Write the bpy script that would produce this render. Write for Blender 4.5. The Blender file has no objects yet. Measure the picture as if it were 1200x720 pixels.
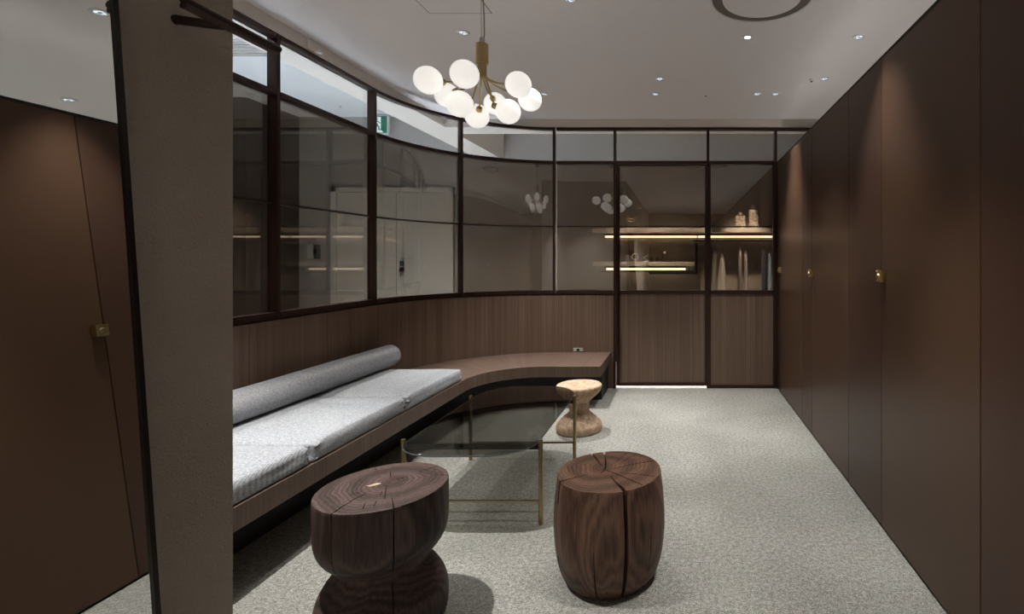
import bpy, bmesh, math, random
from mathutils import Vector, Matrix, noise
random.seed(7)
PI = math.pi
R = math.radians
scene = bpy.context.scene
COL = scene.collection

# ------------------------------------------------------------------ camera
F = 600.0; CX = 797.5; CY = 304.5; H = 1.2
cam_d = bpy.data.cameras.new('camera'); cam = bpy.data.objects.new('camera', cam_d); COL.objects.link(cam)
cam.location = (0, 0, H); cam.rotation_euler = (R(90), 0, 0)
cam_d.sensor_width = 36; cam_d.lens = 36 * F / 1200
cam_d.shift_x = (600 - CX) / 1200; cam_d.shift_y = (CY - 360) / 1200
cam_d.clip_start = 0.02
scene.camera = cam

def at_z(x, y, z):           # pixel -> world point on the horizontal plane z (used to take measurements)
    Y = F * (H - z) / (y - CY)
    return Vector(((x - CX) * Y / F, Y, z))
def at_y(x, y, Y):
    return Vector(((x - CX) * Y / F, Y, H - (y - CY) * Y / F))

# ------------------------------------------------------------------ materials
def new_mat(name):
    m = bpy.data.materials.new(name); m.use_nodes = True
    nt = m.node_tree; nt.nodes.clear()
    out = nt.nodes.new('ShaderNodeOutputMaterial')
    return m, nt, out
def nd(nt, t, **kw):
    n = nt.nodes.new(t)
    for k, v in kw.items():
        if k in n.inputs: n.inputs[k].default_value = v
        else: setattr(n, k, v)
    return n
def c4(c): return (c[0], c[1], c[2], 1)
def principled(nt, out, col=None, rough=.5, metal=0, spec=.5):
    b = nd(nt, 'ShaderNodeBsdfPrincipled', Roughness=rough, Metallic=metal)
    b.inputs['Specular IOR Level'].default_value = spec
    if col: b.inputs['Base Color'].default_value = c4(col)
    nt.links.new(b.outputs[0], out.inputs[0])
    return b
def plain(name, col, rough=.5, metal=0, spec=.5):
    m, nt, out = new_mat(name); principled(nt, out, col, rough, metal, spec); return m
def ramp(nt, stops, fac):
    r = nd(nt, 'ShaderNodeValToRGB'); e = r.color_ramp.elements
    while len(e) < len(stops): e.new(.5)
    for i, (p, c) in enumerate(stops):
        e[i].position = p; e[i].color = c4(c)
    nt.links.new(fac, r.inputs[0]); return r.outputs[0]
def coords(nt, kind='Object', scale=(1, 1, 1)):
    tc = nd(nt, 'ShaderNodeTexCoord'); mp = nd(nt, 'ShaderNodeMapping', Scale=scale)
    nt.links.new(tc.outputs[kind], mp.inputs[0]); return mp.outputs[0]
def noise_n(nt, vec, scale, detail=3, rough=.5):
    n = nd(nt, 'ShaderNodeTexNoise', Scale=scale, Detail=detail, Roughness=rough)
    nt.links.new(vec, n.inputs['Vector']); return n.outputs['Fac']
def bump(nt, b, h, strength=.3, dist=.002):
    bp = nd(nt, 'ShaderNodeBump', Strength=strength, Distance=dist)
    nt.links.new(h, bp.inputs['Height']); nt.links.new(bp.outputs[0], b.inputs['Normal'])
def math_n(nt, op, a, b=None):
    n = nd(nt, 'ShaderNodeMath', operation=op)
    for i, v in enumerate((a, b)):
        if v is None: continue
        if isinstance(v, (int, float)): n.inputs[i].default_value = v
        else: nt.links.new(v, n.inputs[i])
    return n.outputs[0]

def mat_carpet():
    m, nt, out = new_mat('carpet')
    b = principled(nt, out, rough=.95, spec=.1)
    v = coords(nt)
    n1 = noise_n(nt, v, 190, 4, .75); n2 = noise_n(nt, v, 60, 2); n3 = noise_n(nt, v, 1.6, 2)
    f = math_n(nt, 'ADD', math_n(nt, 'MULTIPLY', n1, .68), math_n(nt, 'ADD', math_n(nt, 'MULTIPLY', n2, .2), math_n(nt, 'MULTIPLY', n3, .12)))
    c = ramp(nt, [(.36, (.065, .062, .052)), (.50, (.250, .245, .220)), (.64, (.53, .525, .485))], f)
    nt.links.new(c, b.inputs['Base Color']); bump(nt, b, n1, .7, .006)
    return m
def mat_veneer(name, cols, sx=1.0, rough=.42):
    m, nt, out = new_mat(name)
    b = principled(nt, out, rough=rough, spec=.4)
    v1 = coords(nt, 'UV', (9 * sx, .12, 1)); v2 = coords(nt, 'UV', (90 * sx, .35, 1)); v3 = coords(nt, 'UV', (330 * sx, 2.2, 1))
    f = math_n(nt, 'ADD', math_n(nt, 'ADD', math_n(nt, 'MULTIPLY', noise_n(nt, v1, 1, 2), .3), math_n(nt, 'MULTIPLY', noise_n(nt, v2, 1, 3), .45)), math_n(nt, 'MULTIPLY', noise_n(nt, v3, 1, 2), .25))
    c = ramp(nt, [(.34, cols[0]), (.5, cols[1]), (.66, cols[2])], f)
    nt.links.new(c, b.inputs['Base Color']); bump(nt, b, noise_n(nt, v3, 1, 2), .12, .0006)
    return m
def mat_plaster(name, c0, c1, bscale=160, bstr=.7, bdist=.002, pits=True):
    m, nt, out = new_mat(name)
    b = principled(nt, out, rough=.9, spec=.2)
    v = coords(nt)
    n1 = noise_n(nt, v, 2.2, 4); n2 = noise_n(nt, v, bscale, 5, .65)
    c = ramp(nt, [(.3, c0), (.7, c1)], math_n(nt, 'ADD', math_n(nt, 'MULTIPLY', n1, .75), math_n(nt, 'MULTIPLY', n2, .25)))
    h = n2
    if pits:
        vo = nd(nt, 'ShaderNodeTexVoronoi', Scale=110); nt.links.new(v, vo.inputs['Vector'])
        p = nd(nt, 'ShaderNodeMapRange'); nt.links.new(vo.outputs['Distance'], p.inputs[0])
        p.inputs[1].default_value = .03; p.inputs[2].default_value = .14
        h = math_n(nt, 'ADD', n2, math_n(nt, 'MULTIPLY', p.outputs[0], .7))
    nt.links.new(c, b.inputs['Base Color']); bump(nt, b, h, bstr, bdist)
    return m
def mat_glass(name, tint, f0=.04):
    # coated thin glass: tinted straight-through transmission plus a Schlick reflection
    m, nt, out = new_mat(name)
    tr = nd(nt, 'ShaderNodeBsdfTransparent', Color=c4(tint)); gl = nd(nt, 'ShaderNodeBsdfGlossy', Roughness=0.0, Color=(1, 1, 1, 1))
    g = nd(nt, 'ShaderNodeNewGeometry')
    dt = nd(nt, 'ShaderNodeVectorMath', operation='DOT_PRODUCT')
    nt.links.new(g.outputs['Incoming'], dt.inputs[0]); nt.links.new(g.outputs['Normal'], dt.inputs[1])
    x = math_n(nt, 'POWER', math_n(nt, 'SUBTRACT', 1.0, math_n(nt, 'ABSOLUTE', dt.outputs['Value'])), 5)
    fac = math_n(nt, 'ADD', f0, math_n(nt, 'MULTIPLY', x, .8 - f0))
    mx = nd(nt, 'ShaderNodeMixShader'); nt.links.new(fac, mx.inputs[0])
    nt.links.new(tr.outputs[0], mx.inputs[1]); nt.links.new(gl.outputs[0], mx.inputs[2]); nt.links.new(mx.outputs[0], out.inputs[0])
    return m
def mat_emit(name, col, s):
    m, nt, out = new_mat(name)
    e = nd(nt, 'ShaderNodeEmission', Color=c4(col), Strength=s); nt.links.new(e.outputs[0], out.inputs[0]); return m
def mat_log(name, dark, mid, light, freq=150, centre=(0, 0), rough=.5):
    # solid timber: growth rings round an off-centre pith, wandering along the height
    m, nt, out = new_mat(name)
    b = principled(nt, out, rough=rough, spec=.35)
    tc = nd(nt, 'ShaderNodeTexCoord'); mp = nd(nt, 'ShaderNodeMapping', Location=(-centre[0], -centre[1], 0))
    nt.links.new(tc.outputs['Object'], mp.inputs[0]); v = mp.outputs[0]
    xy = nd(nt, 'ShaderNodeVectorMath', operation='MULTIPLY'); nt.links.new(v, xy.inputs[0]); xy.inputs[1].default_value = (1, 1, 0)
    ln = nd(nt, 'ShaderNodeVectorMath', operation='LENGTH'); nt.links.new(xy.outputs[0], ln.inputs[0])
    st = nd(nt, 'ShaderNodeMapping', Scale=(1, 1, .22)); nt.links.new(v, st.inputs[0])
    n1 = noise_n(nt, st.outputs[0], 7.5, 3, .45)
    fld = math_n(nt, 'ADD', math_n(nt, 'MULTIPLY', ln.outputs['Value'], freq), math_n(nt, 'MULTIPLY', n1, freq * .085))
    rings = math_n(nt, 'ADD', math_n(nt, 'MULTIPLY', math_n(nt, 'SINE', fld), .5), .5)
    broad = math_n(nt, 'ADD', math_n(nt, 'MULTIPLY', math_n(nt, 'SINE', math_n(nt, 'MULTIPLY', fld, .17)), .5), .5)
    fs = nd(nt, 'ShaderNodeMapping', Scale=(1, 1, .05)); nt.links.new(v, fs.inputs[0])
    fine = noise_n(nt, fs.outputs[0], 160, 3, .6)
    f = math_n(nt, 'ADD', math_n(nt, 'ADD', math_n(nt, 'MULTIPLY', rings, .22), math_n(nt, 'MULTIPLY', broad, .20)), math_n(nt, 'MULTIPLY', fine, .64))
    c = ramp(nt, [(.3, dark), (.52, mid), (.78, light)], f)
    nt.links.new(c, b.inputs['Base Color']); bump(nt, b, fine, .25, .0012)
    return m
def mat_cork():
    m, nt, out = new_mat('cork')
    b = principled(nt, out, rough=.8, spec=.2)
    v = coords(nt)
    vo = nd(nt, 'ShaderNodeTexVoronoi', Scale=120); nt.links.new(v, vo.inputs['Vector'])
    n1 = noise_n(nt, v, 38, 4, .65); n2 = noise_n(nt, v, 9, 2)
    f = math_n(nt, 'ADD', math_n(nt, 'MULTIPLY', n1, .65), math_n(nt, 'ADD', math_n(nt, 'MULTIPLY', vo.outputs['Distance'], .25), math_n(nt, 'MULTIPLY', n2, .2)))
    c = ramp(nt, [(.34, (.15, .085, .052)), (.5, (.40, .275, .185)), (.68, (.58, .435, .31))], f)
    nt.links.new(c, b.inputs['Base Color']); bump(nt, b, n1, .4, .002)
    return m
def mat_fabric(name, c0, c1, rib=0):
    m, nt, out = new_mat(name)
    b = principled(nt, out, rough=.95, spec=.1)
    b.inputs['Sheen Weight'].default_value = .15
    v = coords(nt)
    n1 = noise_n(nt, coords(nt, 'Object', (1, .25, 1)), 420, 2, .6); n2 = noise_n(nt, coords(nt, 'Object', (.25, 1, 1)), 420, 2, .6); n3 = noise_n(nt, v, 70, 3, .6)
    f = math_n(nt, 'ADD', math_n(nt, 'MULTIPLY', n1, .42), math_n(nt, 'ADD', math_n(nt, 'MULTIPLY', n2, .42), math_n(nt, 'MULTIPLY', n3, .16)))
    if rib:
        sp = nd(nt, 'ShaderNodeSeparateXYZ'); nt.links.new(v, sp.inputs[0])
        w = math_n(nt, 'MULTIPLY', math_n(nt, 'SINE', math_n(nt, 'MULTIPLY', math_n(nt, 'ADD', sp.outputs['X'], math_n(nt, 'MULTIPLY', sp.outputs['Y'], .25)), rib)), .05)
        f = math_n(nt, 'ADD', f, w)
    c = ramp(nt, [(.36, c0), (.64, c1)], f)
    nt.links.new(c, b.inputs['Base Color']); bump(nt, b, f, .5, .002)
    return m
def mat_panel(name, c0, c1, rough):
    m, nt, out = new_mat(name)
    b = principled(nt, out, rough=rough, spec=.22)
    v = coords(nt); n1 = noise_n(nt, v, .9, 3, .6); n2 = noise_n(nt, v, 260, 2)
    f = math_n(nt, 'ADD', math_n(nt, 'MULTIPLY', n1, .8), math_n(nt, 'MULTIPLY', n2, .2))
    nt.links.new(ramp(nt, [(.3, c0), (.7, c1)], f), b.inputs['Base Color'])
    rr = nd(nt, 'ShaderNodeMapRange'); nt.links.new(n1, rr.inputs[0]); rr.inputs[3].default_value = rough - .05; rr.inputs[4].default_value = rough + .06
    nt.links.new(rr.outputs[0], b.inputs['Roughness']); bump(nt, b, n2, .06, .0005)
    return m

M = dict(
    carpet=mat_carpet(),
    veneer=mat_veneer('walnut_veneer', [(.076, .047, .032), (.130, .083, .057), (.196, .130, .092)]),
    bench=mat_veneer('bench_veneer', [(.072, .046, .034), (.118, .078, .058), (.172, .118, .090)]),
    plaster=mat_plaster('rough_plaster', (.37, .32, .27), (.47, .41, .35), 190, 1.0, .008),
    ceiling=mat_plaster('ceiling_paint', (.83, .79, .805), (.86, .82, .835), 60, .05, .001, False),
    bulk=mat_plaster('bulkhead_paint', (.66, .60, .55), (.69, .63, .58), 60, .05, .001, False),
    taupe=mat_plaster('taupe_plaster', (.235, .20, .17), (.33, .285, .245), 14, .15, .003, False),
    grey=plain('pale_grey_paint', (.36, .335, .315), .9),
    white=plain('white_paint', (.80, .81, .83), .8),
    whitefloor=plain('pale_terrazzo', (.80, .80, .79), .5),
    darkwall=plain('dark_brown_wall', (.055, .04, .032), .6),
    doorw=plain('off_white_door', (.66, .63, .58), .5),
    frame=plain('bronze_frame', (.040, .018, .014), .32, .5),
    frame2=plain('bronze_dark', (.030, .016, .013), .4, .4),
    black=plain('black', (.010, .009, .008), .6),
    blackm=plain('black_metal', (.018, .015, .014), .35, .6),
    brass=plain('brass', (.48, .36, .17), .28, 1),
    brassd=plain('aged_brass', (.33, .26, .14), .36, 1),
    steel=plain('steel', (.5, .5, .5), .3, 1),
    clear=mat_glass('clear_glass', (.965, .975, .975), .035),
    smoked=mat_glass('smoked_glass', (.515, .475, .43), .10),
    tabglass=mat_glass('smoked_table_glass', (.45, .45, .43), .05),
    mirror=None,
    globe=None,
    led=mat_emit('led_strip_lit', (1, .88, .72), 7),
    lens=None,
    lensb=mat_emit('downlight_lens_bright', (1, .98, .95), 14),
    trim=plain('white_trim', (.72, .72, .74), .4),
    walnut=mat_log('walnut_log', (.013, .008, .007), (.046, .0265, .0215), (.098, .064, .056), 420, (.02, .03), .56),
    log=mat_log('oiled_log', (.028, .013, .0075), (.080, .040, .024), (.155, .083, .052), 440, (-.03, .03), .5),
    cork=mat_cork(),
    seat=mat_fabric('grey_wool', (.14, .147, .158), (.47, .488, .515)),
    seatr=mat_fabric('grey_ribbed_wool', (.13, .137, .148), (.48, .498, .525), 1000),
    roll=mat_fabric('grey_melange', (.13, .133, .14), (.45, .458, .472)),
    panel=mat_panel('brown_leather_panel', (.072, .038, .023), (.086, .048, .029), .33),
    panel2=mat_panel('dark_brown_leather_panel', (.058, .030, .0195), (.070, .038, .025), .33),
    green=plain('sign_green', (.0, .17, .10), .5),
    signw=mat_emit('sign_white_backlit', (.85, .95, 1), .75),
    shelf=plain('shelf_stone', (.62, .55, .45), .5),
    bottle=None,
    gold=plain('gold', (.75, .48, .16), .25, 1),
    pearl=plain('pearl', (.72, .69, .65), .3),
    keypad=plain('keypad_green_black', (.012, .025, .02), .35),
    plate=plain('grey_plate', (.5, .47, .44), .5),
)
def mat_mirror():
    m, nt, out = new_mat('mirror_silver')
    g = nd(nt, 'ShaderNodeBsdfGlossy', Roughness=0.0, Color=(.80, .82, .80, 1)); nt.links.new(g.outputs[0], out.inputs[0]); return m
M['mirror'] = mat_mirror()
def mat_lens():
    m, nt, out = new_mat('faceted_downlight_lens_lit')
    vo = nd(nt, 'ShaderNodeTexVoronoi', Scale=105); nt.links.new(coords(nt), vo.inputs['Vector'])
    e = nd(nt, 'ShaderNodeEmission', Strength=1.5); nt.links.new(e.outputs[0], out.inputs[0])
    nt.links.new(ramp(nt, [(.2, (.10, .13, .20)), (.5, (.45, .52, .66)), (.75, (1, 1, 1))], vo.outputs['Color']), e.inputs[0]); return m
M['lens'] = mat_lens()
def mat_globe():
    m, nt, out = new_mat('opal_glass_lit')
    b = principled(nt, out, (.85, .83, .80), .35, 0, .3)
    b.inputs['Emission Color'].default_value = (1, .96, .91, 1); b.inputs['Emission Strength'].default_value = .62
    return m
M['globe'] = mat_globe()
def mat_bottle():
    m, nt, out = new_mat('speckled_ceramic')
    b = principled(nt, out, rough=.5)
    v = coords(nt); n = noise_n(nt, v, 55, 3, .7)
    nt.links.new(ramp(nt, [(.42, (.10, .08, .06)), (.50, (.62, .54, .43)), (.7, (.80, .73, .62))], n), b.inputs['Base Color']); return m
M['bottle'] = mat_bottle()
def fab(name, c): return mat_fabric(name, tuple(x * .8 for x in c), c)

# ------------------------------------------------------------------ mesh helpers
class MB:
    def __init__(s): s.v = []; s.f = []; s.uv = []
    def face(s, idx, uvs=None): s.f.append(tuple(idx)); s.uv.append(uvs)
    def box(s, x0, x1, y0, y1, z0, z1, uvscale=None):
        b = len(s.v)
        s.v += [(x0, y0, z0), (x1, y0, z0), (x1, y1, z0), (x0, y1, z0), (x0, y0, z1), (x1, y0, z1), (x1, y1, z1), (x0, y1, z1)]
        for q, ax in (((0, 3, 2, 1), 'xy'), ((4, 5, 6, 7), 'xy'), ((0, 1, 5, 4), 'xz'), ((2, 3, 7, 6), 'xz'), ((1, 2, 6, 5), 'yz'), ((3, 0, 4, 7), 'yz')):
            p = [s.v[b + i] for i in q]; k = {'x': 0, 'y': 1, 'z': 2}
            s.face([b + i for i in q], [(pt[k[ax[0]]], pt[k[ax[1]]]) for pt in p])
        return s
    def quadgrid(s, pts, closed_u=False):   # pts[i][j]
        b = len(s.v); ni = len(pts); nj = len(pts[0])
        for row in pts: s.v += [tuple(p) for p in row]
        for i in range(ni - 1):
            for j in range(nj if closed_u else nj - 1):
                j2 = (j + 1) % nj
                s.face([b + i * nj + j, b + i * nj + j2, b + (i + 1) * nj + j2, b + (i + 1) * nj + j])
        return b
    def lathe(s, prof, n=48, c=(0, 0, 0), axis='z'):
        rows = []
        for r, z in prof:
            row = []
            for k in range(n):
                a = 2 * PI * k / n
                p = (r * math.cos(a), r * math.sin(a), z)
                if axis == 'y': p = (p[0], p[2], -p[1])
                if axis == 'x': p = (p[2], p[0], p[1])
                row.append((p[0] + c[0], p[1] + c[1], p[2] + c[2]))
            rows.append(row)
        b = s.quadgrid(rows, True)
        if prof[0][0] > 1e-6: s.face([b + k for k in range(n)][::-1])
        if prof[-1][0] > 1e-6: s.face([b + (len(prof) - 1) * n + k for k in range(n)])
        return s
    def tube(s, pts, r, n=10):
        pts = [Vector(p) for p in pts]; rows = []; prev = None
        for i, p in enumerate(pts):
            t = (pts[min(i + 1, len(pts) - 1)] - pts[max(i - 1, 0)]).normalized()
            if prev is None:
                up = Vector((0, 0, 1)) if abs(t.z) < .9 else Vector((1, 0, 0)); a = t.cross(up).normalized()
            else: a = (prev - t * prev.dot(t)).normalized()
            prev = a; bb = t.cross(a); rr = r[i] if isinstance(r, (list, tuple)) else r
            rows.append([p + (a * math.cos(2 * PI * k / n) + bb * math.sin(2 * PI * k / n)) * rr for k in range(n)])
        b = s.quadgrid(rows, True)
        s.face([b + k for k in range(n)][::-1]); s.face([b + (len(pts) - 1) * n + k for k in range(n)])
        return s
    def prism(s, poly, z0, z1):
        b = len(s.v); n = len(poly)
        s.v += [(p[0], p[1], z0) for p in poly] + [(p[0], p[1], z1) for p in poly]
        s.face([b + i for i in range(n)][::-1], [tuple(p[:2]) for p in poly][::-1]); s.face([b + n + i for i in range(n)], [tuple(p[:2]) for p in poly])
        for i in range(n):
            j = (i + 1) % n; s.face([b + i, b + j, b + n + j, b + n + i])
        return s
    def sweep(s, s0, s1, d0, d1, z0, z1, step=.03):
        n = max(1, int((s1 - s0) / step)); b = len(s.v)
        ss = [s0 + (s1 - s0) * i / n for i in range(n + 1)]
        for q in ss:
            for d, z in ((d0, z0), (d1, z0), (d1, z1), (d0, z1)):
                x, y = path(q, d); s.v.append((x, y, z))
        for i in range(n):
            a = b + 4 * i; c = a + 4
            for k in range(4):
                k2 = (k + 1) % 4
                vv = ((d0, z0), (d1, z0), (d1, z1), (d0, z1))
                ua = vv[k][0] if k in (0, 2) else vv[k][1]; ub = vv[k2][0] if k in (0, 2) else vv[k2][1]
                s.face([a + k, c + k, c + k2, a + k2], [(ss[i], ua), (ss[i + 1], ua), (ss[i + 1], ub), (ss[i], ub)])
        vv = [(d0, z0), (d1, z0), (d1, z1), (d0, z1)]
        s.face([b, b + 1, b + 2, b + 3], vv); e = b + 4 * n
        s.face([e + 3, e + 2, e + 1, e], vv[::-1])
        return s
    def build(s, name, mat, parent=None, smooth=False, bevel=0, seg=2, sharp=35):
        me = bpy.data.meshes.new(name); me.from_pydata(s.v, [], s.f)
        if any(u for u in s.uv):
            ul = me.uv_layers.new(name='UVMap'); k = 0
            for fi, f in enumerate(s.f):
                for j in range(len(f)):
                    if s.uv[fi]: ul.data[k].uv = s.uv[fi][j]
                    k += 1
        bm = bmesh.new(); bm.from_mesh(me)
        bmesh.ops.remove_doubles(bm, verts=bm.verts, dist=1e-6)
        bmesh.ops.recalc_face_normals(bm, faces=bm.faces)
        bm.to_mesh(me); bm.free()
        me.materials.append(mat)
        o = bpy.data.objects.new(name, me); COL.objects.link(o)
        if parent: o.parent = parent
        if smooth: smooth_mesh(me, sharp)
        if bevel:
            md = o.modifiers.new('bevel', 'BEVEL'); md.width = bevel; md.segments = seg; md.limit_method = 'ANGLE'; md.angle_limit = R(40)
        return o
def smooth_mesh(me, sharp=35):
    for p in me.polygons: p.use_smooth = True
    me.set_sharp_from_angle(angle=R(sharp))
def tag(o, label, cat, group=None, kind=None):
    o['label'] = label; o['category'] = cat
    if group: o['group'] = group
    if kind: o['kind'] = kind
    return o
def struct(o, label=None, cat=None):
    o['kind'] = 'structure'
    if label: o['label'] = label
    if cat: o['category'] = cat
    return o
def thing(name, label, cat, loc=(0, 0, 0), rotz=0, group=None):
    o = bpy.data.objects.new(name, None); COL.objects.link(o); o.location = loc; o.rotation_euler = (0, 0, rotz); o.empty_display_size = .1
    return tag(o, label, cat, group)
def box(x0, x1, y0, y1, z0, z1): return MB().box(x0, x1, y0, y1, z0, z1)

# ------------------------------------------------------------------ room layout
XL = -2.185; Y0 = 1.035; RAD = 1.10; YB = 4.752; XR = .899
CXA, CYA = XL + RAD, YB - RAD
L1 = CYA - Y0; LA = RAD * PI / 2
def path(s, d):
    if s <= L1: return (XL - d, Y0 + s)
    if s <= L1 + LA:
        t = (s - L1) / RAD; r = RAD + d
        return (CXA - r * math.cos(t), CYA + r * math.sin(t))
    return (CXA + (s - L1 - LA), YB + d)
def s_of_x(x): return L1 + LA + (x - CXA)
ZC = 2.505; ZT = 2.428; ZTR = 2.107; ZS = .915; XP = -.905
YW = 6.35; ZCC = 2.97

def o_struct(mb, name, mat, label, cat, parent=None, **k):
    return struct(mb.build(name, mat, parent, **k), label, cat)

o_struct(box(-2.19, 3.2, -5.0, YB + .0, -.06, 0), 'floor', M['carpet'], 'grey beige flecked carpet floor of the lounge', 'floor')
mbx = box(-5.2, 3.2, YB, YW + .2, -.06, -.0); mbx.box(-5.2, -2.19, -2.6, YB, -.06, -.0)
o_struct(mbx, 'floor_corridor', M['whitefloor'], 'pale hard floor of the corridor beyond the glass', 'floor')
o_struct(box(-2.19, 3.2, -5.0, YB + .001, ZC, ZC + .10), 'ceiling', M['ceiling'], 'plain painted ceiling over the lounge', 'ceiling')
mbx = box(-5.2, 3.2, YB + .26, YW + .2, ZCC, ZCC + .1); mbx.box(-5.2, -2.47, -2.6, YB + .26, ZCC, ZCC + .1)
o_struct(mbx, 'ceiling_corridor', M['white'], 'bright white higher ceiling of the corridor beyond the glass', 'ceiling')
# bulkheads: a straight one along the left and one along the back, meeting in a square corner above the curved glass
o_struct(box(-2.47, -2.19, Y0, YW, ZT + .004, ZCC + .1), 'ceiling_beam', M['bulk'], 'straight painted bulkhead beam running above the left glazing', 'beam')
o_struct(box(-2.19, .935, YB + .002, YB + .26, ZT + .004, ZCC + .1), 'wall_back_header', M['bulk'], 'painted header above the glazing at the back', 'wall')
o_struct(box(.935, 3.2, YB + .06, YB + .26, ZT + .004, ZCC + .1), 'wall_back_side_header', M['bulk'], 'painted header beyond the brown partition', 'wall')
# plaster wall the mirror leans on
o_struct(box(-2.47, XP, -5.0, Y0, 0, ZC), 'wall_left', M['plaster'], 'rough dark plaster wall end beside the leaning mirror', 'wall')
o_struct(box(-2.4, 3.2, -5.1, -5.0, 0, ZC), 'wall_front', M['darkwall'], 'plaster wall behind the viewer', 'wall')
o_struct(box(3.1, 3.2, -5.0, YW, 0, ZCC), 'wall_outer_right', M['white'], 'outer wall beyond the brown partition', 'wall')
# far wall behind the glass
o_struct(box(-5.2, 3.2, YW, YW + .12, 0, ZCC), 'wall_back', M['grey'], 'pale grey far wall of the corridor', 'wall')
o_struct(box(-1.83, 3.1, YW - .04, YW - .001, 0, 2.335), 'wall_back_plaster', M['taupe'], 'taupe plaster lining behind the display shelves', 'wall')
o_struct(box(-2.74, -1.83, YW - .025, YW - .001, 0, 2.335), 'wall_back_lining', M['taupe'], 'taupe plaster lining between the white door and the shelves', 'wall')
o_struct(box(-5.2, -4.73, 5.57, YW, 0, ZCC), 'wall_corridor_left', M['darkwall'], 'dark brown wall at the left end of the corridor', 'wall')
o_struct(box(-5.3, -5.2, -2.6, YW, 0, ZCC), 'wall_corridor_end', M['grey'], 'grey end wall of the corridor', 'wall')
# right partition: dark core with brown doors and fixed leaves set on it
mb = box(XR + .022, XR + .09, -5.0, YB - .01, 0, 2.098)
o_struct(mb, 'wall_right', M['black'], 'long brown partition wall on the right, its dark core', 'wall')
mb = box(XR - .002, XR + .095, -5.0, YB - .012, 2.1, 2.109)
o_struct(mb, 'trim_1', M['black'], 'thin black cap along the top of the brown partition', 'trim')
G = .0022
seams = [(-4.98, -.3, 'f'), (-.3, .46, 'd'), (.46, 1.535, 'f'), (1.535, 2.290, 'd'), (2.290, 2.737, 'f'), (2.737, 3.505, 'd'), (3.505, 3.785, 'f'), (3.785, 4.60, 'd'), (4.60, 4.735, 'f')]
def leaf(y0, y1, mat): return MB().box(XR, XR + .02, y0 + G, y1 - G, .012, 2.098)
di = 2; wi = 0
door_labels = {1.535: 'brown flush door nearest the viewer with a brass pull', 2.737: 'brown flush door in the middle of the right partition', 3.785: 'brown flush door farthest along the right partition, by the glazing', -.3: 'brown flush door beside the viewer'}
def door_handle(parent, y, z):
    h = MB()
    w = .05; t = .052
    h.box(XR - .026, XR - .022, y - w / 2, y + w / 2, z - t / 2, z + t / 2)
    h.box(XR - .022, XR, y - w / 2, y + w / 2, z + t / 2 - .004, z + t / 2)
    h.box(XR - .022, XR, y - w / 2, y - w / 2 + .006, z - t / 2, z + t / 2 - .004)
    o = h.build('door_handle', M['brass'], parent, bevel=.0012)
    o['label'] = 'square brass pull'
    k = MB().lathe([(.0, .008), (.010, .008), (.014, .006), (.016, 0), (.0165, -.001)][::-1], 28, (0, 0, 0), 'x')
    k.v = [(XR - .026 - v[0], y + v[1], z - .004 + v[2]) for v in k.v]
    k.build('thumb_disc', M['brassd'], o, True)
    rv = MB()
    for sy in (-1, 1):
        for sz in (-1, 1):
            rr = MB().lathe([(.003, 0), (.0025, .002), (0, .0025)], 10, (0, 0, 0), 'x')
            b0 = len(rv.v); rv.v += [(XR - .026 - v[0], y + sy * (w / 2 - .007) + v[1], z + sz * (t / 2 - .007) + v[2]) for v in rr.v]
            for f in rr.f: rv.face([i + b0 for i in f])
    rv.build('rivet', M['brass'], o, True)
for y0, y1, k in seams:
    if k == 'd':
        o = leaf(y0, y1, None).build('door_%d' % di, M['panel'], None, bevel=.0012); di += 1
        struct(o, door_labels.get(y0), 'door')
        door_handle(o, y1 - .028 if y0 != 3.785 else y1 - .03, 1.108 if y0 > 2 else 1.128)
    else:
        wi += 1
        o_struct(leaf(y0, y1, None), 'wall_right_panel_%d' % wi, M['panel2'], 'dark brown fixed panel of the right partition, number %d along' % wi, 'wall', bevel=.0012)

# ------------------------------------------------------------------ glazed partition
S_M = [1.93 - Y0, 2.785 - Y0, 3.672 - Y0, L1 + RAD * R(43.5), L1 + RAD * R(85.3), s_of_x(-.612)]
MW = .022; DG = .040
win_labels = ['glazed bay hidden behind the plaster wall', 'first glazed bay right beside the plaster wall', 'second glazed bay, above the middle of the bench',
              'third glazed bay, where the glass starts to curve and the exit sign shows', 'fourth glazed bay, the curved corner of the partition', 'narrow flat glazed bay left of the glass door']
prev = 0.0
for i, sm in enumerate(S_M):
    fr = MB()
    full = (i == 5)
    fr.sweep(sm - MW / 2, sm + MW / 2, 0.0, .056, 0.004 if full else ZS - .03, ZT)
    a, b = prev + (MW / 2 if i else 0), sm - MW / 2
    fr.sweep(a, b, .004, .052, ZT - .024, ZT)
    fr.sweep(a, b, .004, .052, ZTR - .016, ZTR + .012)
    fr.sweep(a, b, .003, .056, ZS - .03, ZS)
    fr.sweep(a, b, DG - .006, DG + .012, 1.504, 1.516)
    o = fr.build('window_%d' % (i + 1), M['frame'], None)
    struct(o, win_labels[i], 'window')
    MB().sweep(a, b, DG, DG + .006, ZTR + .012, ZT - .024, .01).build('transom_pane', M['clear'], o, True)['label'] = 'clear upper pane'
    p = MB().sweep(a, b, DG, DG + .006, ZS, ZTR - .016, .01).build('smoked_pane', M['smoked'], o, True); p['label'] = 'dark smoked pane'
    prev = sm + MW / 2
# wood dado below the curved glazing
SE = S_M[5] - MW / 2
o_struct(MB().sweep(0, SE, .012, .055, 0, ZS - .044), 'wall_curved', M['veneer'], 'curved walnut veneer dado below the glazing', 'wall', smooth=True)
o_struct(MB().sweep(0, SE, .022, .053, ZS - .044, ZS - .03), 'trim_2', M['black'], 'dark shadow gap between the dado and the glazing', 'trim')
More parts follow.
